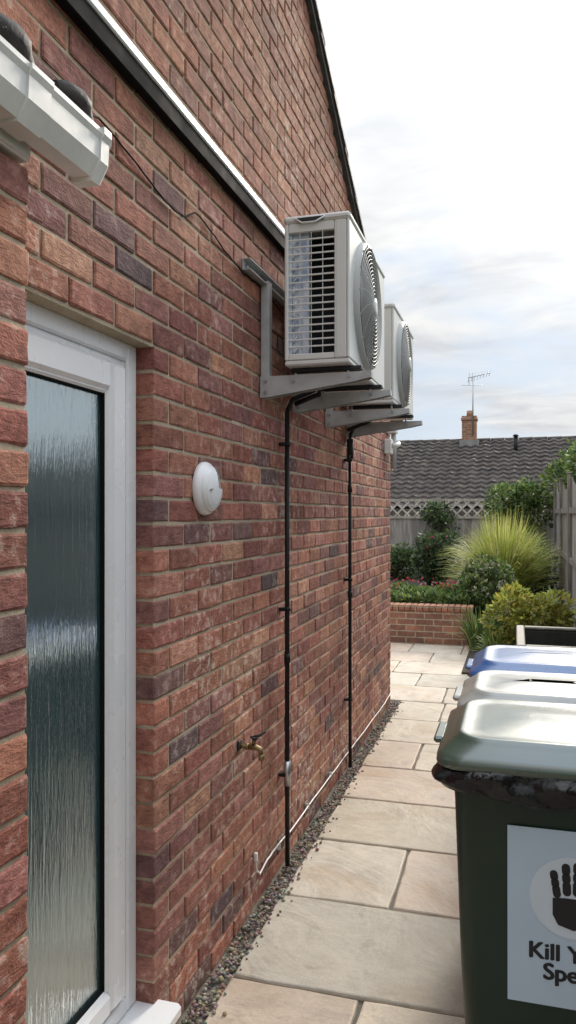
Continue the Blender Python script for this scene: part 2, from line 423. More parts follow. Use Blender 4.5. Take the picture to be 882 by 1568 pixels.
for j in range(nx-1):
    q=b+j*(ny+1)+ny; mb.face([q,q+ny+1,q+ny+1+T,q+T])
# broken rolled tile ends sitting on the gutter edge
def lump(ya,yb,zz,r):
    pts=[];rs=[]
    for i in range(9):
        t=i/8; pts.append((.205+.012*math.sin(t*5),ya+(yb-ya)*t,zz+.010*math.sin(t*math.pi*1.1)-.012*t*t)); rs.append(max(.002,r*(math.sin(math.pi*min(1,.18+t*.82))**.7)*(1+.12*math.sin(t*17))))
    mb.tube(pts,rs,9)
lump(1.04,1.215,2.383,.024); lump(1.25,1.415,2.386,.019); lump(.84,1.0,2.385,.024)
mb.obj('lean_to_tiles',[M_lead],house)

# ------------------------------------------------------------------ cables on wall
def wob(pts,n=6,a=.004):
    out=[]
    for p,q in zip(pts[:-1],pts[1:]):
        for i in range(n):
            t=i/n; out.append((p[0]+(q[0]-p[0])*t+abs(U(0,a*.4)),p[1]+(q[1]-p[1])*t,p[2]+(q[2]-p[2])*t+U(-a,a)))
    out.append(pts[-1]); return out
mb=MB(); mb.tube(wob([(.16,1.37,2.375),(.05,1.55,2.52),(.006,1.75,2.60),(.006,1.92,2.58),(.006,2.076,2.55),(.006,2.2,2.535),(.006,2.3,2.553),(.008,2.36,2.59),(.006,2.45,2.59),(.006,2.629,2.555),(.006,2.83,2.53),(.006,3.05,2.54),(.006,3.4,2.50)],4,.003),.0028,6)
mb.obj('black_cable',[M_gasket])
mb=MB()
mb.tube(wob([(.008,2.985,.20),(.010,2.99,.15),(.012,3.02,.125),(.012,3.2,.142),(.012,3.5,.12),(.012,4.0,.118),(.012,4.7,.105),(.012,5.5,.09),(.012,6.2,.08),(.012,6.55,.10)],5,.003),.0038,8)
for y in(3.3,3.8,4.3,5.0,5.7,6.3): mb.box(.001,.016,y,y+.006,.105,.13)
mb.box(.001,.016,2.977,2.993,.19,.225,bev=.003)
mb.obj('white_cable',[M_uvpcold])
# ------------------------------------------------------------------ drain pipes
def pipe(y,zt,zb,name,coupl,thick_top=False):
    mb=MB()
    mb.tube([(.035,y,zt),(.034,y+.002,(zt*.6+zb*.4)),(.035,y,(zt*.3+zb*.7)),(.036,y,zb)],.0108,12)
    for z in coupl: mb.tube([(.035,y,z-.02),(.035,y,z+.02)],.0145,12)
    z=zt-.15
    while z>zb+.2:
        mb.box(.001,.03,y-.022,y+.018,z-.008,z+.008,bev=.002); mb.tube([(.035,y,z-.009),(.035,y,z+.009)],.0155,12); z-=.74
    if thick_top:
        mb.tube([(.035,y,zt-.14),(.035,y,zt-.02)],.020,12)
        mb.tube([(.035,y-.05,zt-.16),(.035,y-.03,zt-.13),(.035,y,zt-.11)],.011,10)
    mb.tube([(.036,y,zt),(.06,y,zt+.05),(.16,y+.01,zt+.09)],.011,10)
    return mb.obj(name,[M_black])
pipe(3.345,2.06,.02,'drain_pipe',[.95])
pipe(4.72,2.08,.03,'drain_pipe.001',[1.75,1.1],True)
mb=MB(); mb.tube([(.035,3.345,.38),(.035,3.345,.49)],.0165,12); mb.obj('pipe_coupling',[M_steel])
mb=MB(); mb.box(.001,.06,6.22,6.32,2.08,2.2,0,bev=.006); mb.tube([(.06,6.27,2.15),(.09,6.29,2.15),(.10,6.35,2.17)],.02,10); mb.tube([(.05,6.42,1.97),(.05,6.42,2.30)],.022,12,m=1); mb.box(.001,.08,6.36,6.46,2.26,2.33,0,bev=.005)
mb.obj('junction_box',[M_ac,M_acg])

# ------------------------------------------------------------------ bulkhead light
mb=MB(); cy,cz=2.445,1.684; seg=48
def disc(r,x): return [(x,cy+r*math.cos(2*math.pi*k/seg),cz+r*math.sin(2*math.pi*k/seg)) for k in range(seg)]
mb.loft([disc(.088,.001),disc(.0905,.004),disc(.0905,.014),disc(.087,.022),disc(.080,.028)],m=0,cap0=False,cap1=False)
prof=[(.080,.028),(.0765,.036),(.067,.046),(.052,.053),(.034,.057),(.016,.059),(.001,.0595)]
for i in range(len(prof)-1):
    for k in range(seg):
        a0=2*math.pi*k/seg; a1=2*math.pi*(k+1)/seg; am=(a0+a1)/2
        inset=(0<am<math.pi*.5) and i>=1
        b=len(mb.v)
        for (r,x),a in((prof[i],a0),(prof[i],a1),(prof[i+1],a1),(prof[i+1],a0)):
            pr=-.012 if inset else 0
            mb.v.append((x+pr,cy+r*math.cos(a),cz+r*math.sin(a)))
        mb.face([b,b+1,b+2,b+3],m=1 if inset else 0,sm=True)
for i in range(1,len(prof)-1):
    for a in(0,math.pi/2):
        b=len(mb.v)
        for (r,x) in(prof[i],prof[i+1]):
            mb.v+=[(x,cy+r*math.cos(a),cz+r*math.sin(a)),(x-.012,cy+r*math.cos(a),cz+r*math.sin(a))]
        mb.face([b,b+1,b+3,b+2],m=2)
mb.norec=True
mb.box(.053,.0602,cy-.058,cy-.046,cz-.006,cz-.002,2)
mb.obj('bulkhead_light',[M_upvc,simple('opal_diffuser',(.66,.72,.76),.2,var=.02,bs=0),M_acg])
# ------------------------------------------------------------------ outdoor tap
mb=MB(); ty,tz=2.80,.71
mb.box(.001,.010,ty-.02,ty+.02,tz-.016,tz+.024,1,bev=.004)
mb.tube([(.008,ty,tz),(.04,ty,tz)],.008,12); mb.tube([(.03,ty,tz),(.042,ty,tz)],.013,6)
mb.tube([(.04,ty,tz),(.07,ty,tz+.001),(.088,ty,tz-.006),(.093,ty,tz-.024)],[.011,.011,.010,.009],12)
mb.tube([(.093,ty,tz-.024),(.094,ty,tz-.045)],[.012,.012],10)
mb.tube([(.062,ty,tz+.008),(.066,ty,tz+.032)],[.008,.007],10); mb.tube([(.066,ty,tz+.028),(.066,ty,tz+.040)],.010,10,m=1)
mb.tube([(.05,ty+.0,tz+.036),(.085,ty+.01,tz+.044),(.105,ty+.02,tz+.058)],[.005,.005,.004],8,m=1)
mb.obj('outdoor_tap',[M_brass,M_dark])

# ------------------------------------------------------------------ air conditioners
def ac(name,y0,length,z0,h,fr,fc,xb=.125,xf=.392):
    root=empty(name); y1=y0+length; z1=z0+h; t=.012
    mb=MB()
    mb.box(xb-.004,xf+.004,y0-.004,y1+.004,z1-.03,z1,bev=.010)
    mb.box(xb,xf,y0+.002,y1-.002,z0,z0+.02,bev=.005)
    mb.box(xf-t,xf,y0,y1,z0+.021,z1-.031,bev=.004)
    mb.box(xb,xf-t-.001,y1-t,y1,z0+.021,z1-.031)
    mb.box(xf-.062,xf-t-.001,y0,y0+.03,z0+.021,z1-.031,bev=.004)
    mb.box(xb,xb+.016,y0,y0+.02,z0+.021,z1-.031,bev=.004)
    mb.box(xb+.017,xf-.063,y0+.001,y0+.02,z1-.068,z1-.031,bev=.003)
    mb.box(xb+.017,xf-.063,y0+.001,y0+.02,z0+.021,z0+.045,bev=.003)
    mb.box(xf-.05,xf-.046,y0-.002,y0-.0005,z0+.03,z1-.04)
    mb.box(xb+.055,xf-.105,y0-.0052,y0-.0042,z1-.028,z1-.012,1)
    mb.tube([(xb+.045,y0-.005,z1-.014),(xb+.075,y0-.008,z1-.034),(xb+.13,y0-.008,z1-.034),(xb+.17,y0-.005,z1-.014)],.004,8)
    a,bq=z0+.045,z1-.069; ns=17
    for i in range(1,ns): 
        z=a+(bq-a)*i/ns; mb.box(xb+.016,xf-.062,y0+.002,y0+.007,z-.0032,z+.0032,bev=.0012)
    for k in range(1,4):
        x=xb+.016+(xf-.078-xb)*k/4; mb.box(x-.0012,x+.0012,y0+.0035,y0+.0065,a,bq)
    mb.obj('casing',[M_ac,M_dark],root)
    mb=MB(); mb.box(xb+.003,xb+.026,y0+.02,y1-.02,z0+.03,z1-.04)
    nb=10
    for k in range(nb):
        z=z0+.05+(h-.12)*k/nb
        mb.tube([(xb+.030,y0+.030,z),(xb+.036,y0+.016,z+.004),(xb+.045,y0+.014,z+.016),(xb+.052,y0+.030,z+.02)],.005,6)
    mb.box(xb+.027,xb+.095,y0+.031,y0+.045,z0+.03,z1-.04)
    mb.obj('coil',[M_coil],root)
    mb=MB(); mb.box(xb+.03,xf-t-.002,y0+.20,y0+.21,z0+.021,z1-.032); mb.box(xf-.064,xf-.0135,y0+.031,y0+.2,z0+.021,z1-.032)
    mb.box(xb+.098,xf-.066,y0+.022,y0+.19,z0+.021,z0+.024)
    mb.obj('inner_box',[M_dark],root)
    mb=MB(); cy,cz=fc; sg=56
    def ring(r,x): return [(x,cy+r*math.cos(2*math.pi*k/sg),cz+r*math.sin(2*math.pi*k/sg)) for k in range(sg)]
    mb.loft([ring(fr+.012,xf+.0005),ring(fr+.008,xf+.010),ring(fr+.002,xf+.022),ring(fr-.008,xf+.024)],m=0,cap0=False,cap1=False)
    mb.loft([ring(fr-.006,xf+.002),ring(.002,xf+.0025)],m=1,cap0=False)
    nr=13
    for i in range(nr):
        r=fr-.014-(fr-.055)*i/nr; bul=.026+.016*(1-(r/fr)**2)
        mb.tube([(xf+bul,cy+r*math.cos(2*math.pi*k/sg),cz+r*math.sin(2*math.pi*k/sg)) for k in range(sg)],.0020,5,closed=True)
    for k in range(16):
        an=2*math.pi*k/16; pts=[]
        for j in range(5):
            r=.035+(fr-.035)*j/4; an2=an+.35*(j/4); pts.append((xf+.024+.016*(1-(r/fr)**2),cy+r*math.cos(an2),cz+r*math.sin(an2)))
        mb.tube(pts,.0024,5)
    mb.loft([ring(.04,xf+.032),ring(.038,xf+.046),ring(.02,xf+.049)],m=2)
    for k in range(3):
        an=k*2.094+.4
        b=len(mb.v)
        for j in range(7):
            r=.04+(fr-.06)*j/6
            for s_ in(-1,1):
                a2=an+s_*.38*(.6+.5*j/6)+.1*j; mb.v.append((xf+.010+.005*s_,cy+r*math.cos(a2),cz+r*math.sin(a2)))
        for j in range(6): mb.face([b+2*j,b+2*j+1,b+2*j+3,b+2*j+2],m=3,sm=True)
    mb.obj('fan_grille',[M_acg,M_dark,M_ac,simple('fan_blade',(.12,.12,.12),.5,bs=0)],root)
    mb=MB()
    for yy in(y0+.06,y1-.30):
        mb.box(xb+.01,xf+.035,yy,yy+.045,z0-.018,z0-.001,bev=.003)
    mb.obj('feet',[M_dark],root)
    mb=MB(); mb.tube([(xb+.05,y0+length*.45,z0),(xb+.05,y0+length*.45,z0-.06),(.06,y0+length*.45,z0-.10)],.012,8); mb.obj('pipes',[M_black],root)
    return root
ac('air_conditioner',3.0,.85,2.195,.60,.262,(3.345,2.495))
ac('air_conditioner.001',4.16,.82,2.195,.54,.235,(4.50,2.46))
def bracket(name,ys,yr0,yr1):
    root=empty(name); mb=MB()
    mb.box(.001,.006,yr0,yr1,2.545,2.59,bev=.001); mb.box(.006,.035,yr0,yr1,2.586,2.590)
    mb.box(.006,.035,yr0,yr1,2.545,2.549)
    for y in ys:
        mb.box(.0065,.044,y-.004,y+.038,2.09,2.56,bev=.003)
        for (ya,yb) in((y-.008,y-.004),(y+.038,y+.042)):
            b=len(mb.v)
            for yy in(ya,yb): mb.v+=[(.006,yy,2.165),(.47,yy,2.165),(.47,yy,2.142),(.40,yy,2.128),(.03,yy,2.078),(.006,yy,2.078)]
            mb.face([b+i for i in range(6)]); mb.face([b+6+i for i in range(6)][::-1])
            for i in range(6): mb.face([b+i,b+(i+1)%6,b+6+(i+1)%6,b+6+i])
        mb.box(.006,.47,y-.0035,y+.0375,2.160,2.1645)
        mb.box(.466,.4705,y-.0035,y+.0375,2.141,2.1595)
        for x,z in((.03,2.145),(.03,2.10),(.15,2.14),(.38,2.15)):
            mb.tube([(x,y-.013,z),(x,y-.006,z)],.008,6,m=1)
        for x in(.15,.37): mb.tube([(x,y+.02,2.15),(x,y+.02,2.20)],.006,6,m=1)
    for y in(yr0+.04,yr1-.04): mb.tube([(.006,y,2.567),(.016,y,2.567)],.010,6,m=1)
    mb.obj('steel_frame',[M_galv,M_steel],root)
bracket('wall_bracket',(3.055,3.545),2.84,3.80)
bracket('wall_bracket.001',(4.20,4.775),4.05,5.0)

# ------------------------------------------------------------------ ground, paving, gravel
mb=MB(); mb.box(-300,300,-60,600,-.4,-.06); mb.obj('ground',[M_grass])
mb=MB(); mb.box(-.3,1.7,-1.2,6.7,-.059,-.012); mb.box(-5,1.7,6.7,9.62,-.059,-.0122); mb.obj('paving_bed',[M_joint])
SC=[(.56,.485,.375),(.58,.50,.40),(.54,.46,.36),(.58,.475,.375),(.52,.475,.395),(.60,.53,.43),(.56,.45,.35)]
mb=MB()
def slab(x0,x1,y0,y1):
    g=.005; x0+=g;x1-=g;y0+=g;y1-=g
    c=random.choice(SC); k=U(.86,1.08); c=tuple(v*k for v in c)
    tz=U(-.002,.002)
    base=[]; n=7
    for i in range(n): base.append((x0+(x1-x0)*i/n,y0))
    for i in range(n): base.append((x1,y0+(y1-y0)*i/n))
    for i in range(n): base.append((x1-(x1-x0)*i/n,y1))
    for i in range(n): base.append((x0,y1-(y1-y0)*i/n))
    cx=(x0+x1)/2; cy=(y0+y1)/2
    J=[(U(-.003,.003),U(-.003,.003)) for _ in base]
    for i in(0,7,14,21): J[i]=((cx-base[i][0])*.015,(cy-base[i][1])*.015)
    def rg(ins,z,jj=1):
        o=[]
        for (px,py),(jx,jy) in zip(base,J):
            dx=(1 if px<cx else -1)*ins if abs(abs(px-cx)-(x1-x0)/2)<1e-6 else 0
            dy=(1 if py<cy else -1)*ins if abs(abs(py-cy)-(y1-y0)/2)<1e-6 else 0
            o.append((px+jx+dx,py+jy+dy,z+tz+U(-.0007,.0007)))
        return o
    mb.loft([rg(0,-.035),rg(0,-.008),rg(.003,-.002),rg(.009,0)],col=c,sm=False,cap0=False)
rows=[(-1.1,-.5,[.4,1.0]),(-.5,.1,[.7]),(.1,.7,[.3,1.1]),(.7,1.33,[.9]),(1.33,1.93,[.45,1.2]),(1.93,2.53,[.53,1.1]),(2.53,3.135,[.96]),(3.135,3.72,[.53,1.13]),(3.72,4.30,[.98]),(4.30,4.87,[.75]),(4.87,5.45,[.40,1.0]),(5.45,6.05,[.85]),(6.05,6.65,[.45,.95])]
for a,bq,js in rows:
    xs=[.07]+js+[1.62]
    for i in range(len(xs)-1): slab(xs[i],xs[i+1],a,bq)
y=6.65
for hgt in(.6,.58,.6,.6,.56):
    x=1.62
    while x>-4.5:
        w=random.choice([.6,.9,.45,.6,.75]); slab(max(x-w,-4.6),x,y,min(y+hgt,9.6)); x-=w
    y+=hgt
mb.obj('patio_path',[M_slab])
mb=MB()
ph=(1+5**.5)/2
IV=[Vector(v).normalized() for v in((-1,ph,0),(1,ph,0),(-1,-ph,0),(1,-ph,0),(0,-1,ph),(0,1,ph),(0,-1,-ph),(0,1,-ph),(ph,0,-1),(ph,0,1),(-ph,0,-1),(-ph,0,1))]
IF=((0,11,5),(0,5,1),(0,1,7),(0,7,10),(0,10,11),(1,5,9),(5,11,4),(11,10,2),(10,7,6),(7,1,8),(3,9,4),(3,4,2),(3,2,6),(3,6,8),(3,8,9),(4,9,5),(2,4,11),(6,2,10),(8,6,7),(9,8,1))
PC=[(.18,.14,.11),(.26,.20,.16),(.34,.27,.21),(.12,.10,.085),(.38,.29,.21),(.22,.14,.11),(.42,.37,.31)]
def stone(mb,x,y,z,s,c):
    b=len(mb.v); sx,sy,sz=s*U(.7,1.3),s*U(.7,1.3),s*U(.5,.85); a=U(0,6.28); ca,sa=math.cos(a),math.sin(a)
    for v in IV:
        q=v*U(.88,1.1); X=q.x*sx;Y=q.y*sy; mb.v.append((x+X*ca-Y*sa,y+X*sa+Y*ca,z+q.z*sz))
    for f in IF: mb.face([b+k for k in f],c,0,False)
for i in range(2600):
    y=1.35+(6.6-1.35)*(R()**1.25); x=.008+R()*.068
    if R()<.06: x=.075+abs(random.gauss(0,.02))
    s=U(.004,.0095)
    stone(mb,x,y,-.012+s*.5+R()*.012 if x<.075 else .003,s,tuple(v*U(.7,1.2) for v in random.choice(PC)))
mb.norec=True; mb.obj('gravel',[M_peb])

# ------------------------------------------------------------------ bins
def wbin(name,x0,x1,y0,y1,h,mbody,mlid,bag=False,tap=.04):
    root=empty(name); mb=MB()
    zt=h-.085
    secs=[(.07,tap+.012),(.09,tap),(.45,tap*.5),(zt-.10,.0+.006),(zt-.06,0.003)]
    mb.loft([rrect(x0+i,x1-i,y0+i*1.3,y1-i,z,.045) for z,i in secs],cap1=False)
    mb.loft([rrect(x0-.002,x1+.002,y0-.002,y1+.002,zt-.06,.05),rrect(x0-.022,x1+.022,y0-.022,y1+.022,zt-.055,.06),rrect(x0-.026,x1+.026,y0-.026,y1+.026,zt-.02,.06),rrect(x0-.024,x1+.024,y0-.024,y1+.024,zt,.06)],cap0=False,cap1=True)
    mb.obj('body',[mbody],root)
    mb=MB(); o=.034
    R0=[(zt-.006,-o,.06),(zt+.002,-o-.004,.062),(zt+.018,-o-.002,.062),(zt+.026,-o+.006,.07),(h-.040,-.004,.08),(h-.032,.006,.08),(h-.024,.014,.075),(h-.022,.022,.07),(h-.027,.034,.06),(h-.025,.07,.055),(h-.018,.13,.05),(h-.014,.19,.03)]
    mb.loft([rrect(x0+i,x1-i,y0+i,y1-i,z,r,6) for z,i,r in R0],cap0=False)
    mb.box(x0-.058,x0-.03,(y0+y1)/2-.08,(y0+y1)/2+.08,zt+.002,zt+.02,bev=.006)
    mb.obj('lid',[mlid],root)
    mb=MB()
    mb.tube([(x1+.03,y0+.03,zt-.03),(x1+.085,y0+.04,zt-.02),(x1+.09,(y0+y1)/2,zt-.02),(x1+.085,y1-.04,zt-.02),(x1+.03,y1-.03,zt-.03)],.014,8)
    mb.obj('handle',[mbody],root)
    mb=MB()
    for yy in(y0+.02,y1-.06):
        cx,cz=x1-.02,.10
        def rg(r,yv): return [(cx+r*math.cos(2*math.pi*k/24),yv,cz+r*math.sin(2*math.pi*k/24)) for k in range(24)]
        mb.loft([rg(.085,yy-.03),rg(.098,yy-.022),rg(.098,yy+.015),rg(.085,yy+.02)])
    mb.tube([(x1-.02,y0,.10),(x1-.02,y1,.10)],.01,8)
    mb.obj('wheels',[M_rubber],root)
    if bag:
        mb=MB(); rs=[]
        for j in range(9):
            t=j/8; z=zt-.066+.070*t; bul=.028+.013*math.sin(t*math.pi)
            base=[]
            rr_=rrect(x0-bul,x1+bul,y0-bul,y1+bul,z,.07,6)
            den=[]
            for p,q in zip(rr_,rr_[1:]+rr_[:1]):
                d=math.dist(p,q); n=max(1,int(d/.012))
                for k in range(n): den.append(tuple(p[a]+(q[a]-p[a])*k/n for a in range(3)))
            cx,cy=(x0+x1)/2,(y0+y1)/2
            for k,(px,py,pz) in enumerate(den):
                w=.004*math.sin(k*.5+t*5)+.004*math.sin(k*.27-t*7)+.0015*math.sin(k*1.7+t*3)
                s=1+w/.3*(.3+math.sin(t*math.pi))
                dz=(.010*math.sin(k*.11)+.006*math.sin(k*.23)) if t<.35 else 0
                base.append((cx+(px-cx)*s,cy+(py-cy)*s,pz+dz))
            rs.append(base)
        n=min(len(r) for r in rs)
        rs=[r[:n] for r in rs]
        mb.loft(rs,cap0=False,cap1=False); mb.obj('liner_bag',[M_bag],root)
    return root
b1=wbin('wheelie_bin',.865,1.42,1.965,2.43,1.065,M_grnbin,M_grnlid,bag=True)
wbin('wheelie_bin.001',.875,1.40,2.53,2.93,1.055,M_greybin,M_palelid)
wbin('wheelie_bin.002',.885,1.42,3.03,3.46,1.06,M_greybin,M_blulid)
def fy(z): 
    i=.04 if z<.09 else (.04-(z-.09)/.36*.02 if z<.45 else .02-(z-.45)/.43*.014)
    return 1.965+i*1.3
yA,yB=fy(.845),fy(.40)
up=Vector((0,yA-yB,.445)).normalized(); xx=Vector((1,0,0)); nn=xx.cross(up)
def SM(x,z,off):
    mid=Vector((x,fy(.62)+ (z-.62)*(yA-yB)/.445,z))+nn*off
    m=Matrix((( xx.x,up.x,nn.x,mid.x),(xx.y,up.y,nn.y,mid.y),(xx.z,up.z,nn.z,mid.z),(0,0,0,1))); return m
def flat(name,rings,mat,m4,th=.0008):
    mb=MB()
    for pts in rings:
        b=len(mb.v); n=len(pts)
        mb.v+=[(x,y,0) for x,y in pts]+[(x,y,th) for x,y in pts]
        mb.face([b+n+i for i in range(n)]); mb.face([b+i for i in range(n)][::-1])
        for i in range(n): mb.face([b+i,b+(i+1)%n,b+n+(i+1)%n,b+n+i])
    o=mb.obj(name,[mat],b1); o.matrix_world=m4; return o
sx,sz=1.152,.623
flat('sticker',[[(-.152,-.218),(.152,-.218),(.152,.218),(-.152,.218)]],M_stick,SM(sx,sz,.0045))
circ=[(.10*math.cos(a*math.pi/24),.10*math.sin(a*math.pi/24)) for a in range(48)]
flat('sticker_disc',[circ],M_stickw,SM(sx,sz+.055,.0058))
def cap(x0,y0,x1,y1,w0,w1,n=8):
    d=Vector((x1-x0,y1-y0)); a=math.atan2(d.y,d.x); P=[]
    for k in range(n+1):
        t=a-math.pi/2+math.pi*k/n; P.append((x1+w1*math.cos(t),y1+w1*math.sin(t)))
    for k in range(n+1):
        t=a+math.pi/2+math.pi*k/n; P.append((x0+w0*math.cos(t),y0+w0*math.sin(t)))
    return P
fg=[]
HS=1.25
for i,(bx,by,tx,tyy,wd) in enumerate(((-.030,.006,-.036,.045,.0080),(-.012,.012,-.014,.060,.0084),(.006,.013,.007,.064,.0084),(.024,.009,.028,.056,.0082))):
    for (u0,u1) in((.0,.28),(.50,.62),(.84,1.0)):
        fg.append([(x*HS,y*HS) for x,y in cap(bx+(tx-bx)*u0,by+(tyy-by)*u0,bx+(tx-bx)*u1,by+(tyy-by)*u1,wd*.92,wd*.92)])
fg.append([(x*HS,y*HS) for x,y in cap(.032,-.030,.056,.0,.011,.008)])
palm=[(-.038,-.002),(-.038,-.035),(-.028,-.054),(.0,-.062),(.022,-.055),(.034,-.04),(.036,-.01),(.028,-.003),(.01,.0),(-.015,.0)]
fg.append([(x*HS,y*HS) for x,y in palm])
flat('hand_print',fg,M_ink,SM(sx,sz+.055,.0070))
def text(s,size,m4,name,off=.0):
    cu=bpy.data.curves.new(name,'FONT'); cu.body=s; cu.size=size; cu.align_x='CENTER'; cu.offset=off; cu.extrude=.0004
    to=bpy.data.objects.new(name+'_c',cu); scene.collection.objects.link(to)
    bpy.context.view_layer.update()
    me=bpy.data.meshes.new_from_object(to.evaluated_get(bpy.context.evaluated_depsgraph_get()))
    bpy.data.objects.remove(to)
    V=[tuple(v.co) for v in me.vertices]; F=[tuple(p.vertices) for p in me.polygons]
    NV=[];NF=[]
    for q,(dx,dy) in enumerate(((0,0),(.0022,0),(-.0022,0),(.0011,.0012),(-.0011,-.0012))):
        o=len(NV); NV+=[(x+dx,y+dy,z+q*.00006) for x,y,z in V]; NF+=[tuple(i+o for i in f) for f in F]
    me2=bpy.data.meshes.new(name); me2.from_pydata(NV,[],NF); me2.materials.append(M_ink)
    o=bpy.data.objects.new(name,me2); scene.collection.objects.link(o); o.parent=b1; o.matrix_world=m4
text('Kill Your',.057,SM(sx,.521,.0060),'lettering_top')
text('Speed',.057,SM(sx,.472,.0060),'lettering_bottom')
mb=MB(); X0,X1,Y0,Y1,Z=1.03,1.58,4.55,5.35,.84
mb.box(X0,X0+.04,Y0,Y1,-.0,Z,1,bev=.006); mb.box(X1-.04,X1,Y0,Y1,0,Z,1,bev=.006)
mb.box(X0+.041,X1-.041,Y0+.002,Y0+.04,0,Z-.002,1,bev=.006); mb.box(X0+.041,X1-.041,Y1-.04,Y1-.002,0,Z-.002,1,bev=.006)
mb.box(X0-.008,X0+.042,Y0-.008,Y1+.008,Z+.001,Z+.022,0,bev=.006); mb.box(X1-.042,X1+.008,Y0-.008,Y1+.008,Z+.001,Z+.022,0,bev=.006)
mb.box(X0+.043,X1-.043,Y0-.008,Y0+.042,Z+.001,Z+.020,0,bev=.006); mb.box(X0+.043,X1-.043,Y1-.042,Y1+.008,Z+.001,Z+.020,0,bev=.006)
mb.box(X0+.042,X1-.042,Y0+.042,Y1-.042,.5,.55,1)
mb.obj('open_storage_box',[simple('weathered_grey_board',(.30,.28,.23),.6,var=.45,scale=15),simple('dark_stained_board',(.04,.04,.035),.7,var=.4,scale=15)])

# ------------------------------------------------------------------ garden
mb=MB(); mb.box(-6,.5,9.62,9.84,-.05,.40); mb.box(.28,.5,9.841,13.0,-.05,.40)
x=-6
while x<.48:
    mb.box(x+.004,x+.071,9.61,9.85,.402,.47,1,tuple([1,1,1]),bev=.006); x+=.075
mb.obj('garden_wall',[M_brick2,M_brick3])
mb=MB()
nx,nyy=40,30
for j in range(nyy+1):
    for i in range(nx+1):
        x=-7+7.28*i/nx; y=9.80+5.4*j/nyy; mb.v.append((x,y,.42+.03*math.sin(x*3+y)+U(-.01,.01)))
for j in range(nyy):
    for i in range(nx):
        q=j*(nx+1)+i; mb.face([q,q+1,q+nx+2,q+nx+1],sm=True)
mb.obj('raised_bed_soil',[M_soil])
mb=MB(); mb.box(.501,1.64,7.9,15.2,-.059,.02); mb.obj('border_soil',[M_soil])
mb=MB(); mb.box(-.7,.2,10.7,12.2,.44,.475,bev=.02); mb.obj('lawn',[M_grass])
def fence_color(k0=1):
    k=U(.7,1.2)*k0; return (.33*k,.30*k,.27*k)
mb=MB(); y=-1.0; xf_=1.66
while y<15.1:
    ph=((y+1.0)%1.83)/1.83; top=1.86+.14*(2*abs(ph-.5))**2+.05*((y>8))
    mb.box(xf_+U(0,.012),xf_+.022,y,y+.098,.02,top+U(-.006,.006),col=fence_color()); y+=.094
for i in range(9):
    y=-1.0+i*1.83; mb.box(xf_-.04,xf_-.001,y-.045,y+.045,0,2.08,col=(.24,.21,.18),bev=.005)
    mb.box(xf_-.05,xf_+.01,y-.055,y+.055,2.081,2.10,col=(.25,.22,.19),bev=.004)
for z in(.4,1.0,1.6): mb.box(xf_-.025,xf_-.0015,-.9,15,z,z+.07,col=(.22,.19,.165))
mb.obj('wooden_fence',[M_wood])
mb=MB(); y=15.2; x=-6.0
while x<1.62:
    mb.box(x,x+.098,y+U(0,.012),y+.022,.35,1.52+U(-.006,.006),col=fence_color(1.1)); x+=.094
for i in range(5):
    xx_=-5.9+i*1.83; mb.box(xx_-.045,xx_+.045,y-.05,y-.021,.3,1.90,col=(.34,.31,.26),bev=.005)
mb.box(-6,1.62,y-.02,y-.0015,1.50,1.55,col=(.42,.38,.32)); mb.box(-6,1.62,y-.02,y-.0015,1.83,1.88,col=(.46,.42,.36))
x=-6.0; w=.030
while x<1.4:
    for s_,yo in((1,0),(-1,.012)):
        xa,xb_=(x,x+.28) if s_>0 else (x+.28,x)
        dx=w*.7
        b=len(mb.v)
        for yy in(y-.018+yo,y-.008+yo): mb.v+=[(xa-dx,yy,1.55),(xa+dx,yy,1.55),(xb_+dx,yy,1.83),(xb_-dx,yy,1.83)]
        for f in((0,1,2,3),(7,6,5,4),(0,4,5,1),(1,5,6,2),(2,6,7,3),(3,7,4,0)): mb.face([b+k for k in f],(.60,.55,.47))
    x+=.19
mb.obj('wooden_fence.001',[M_wood])

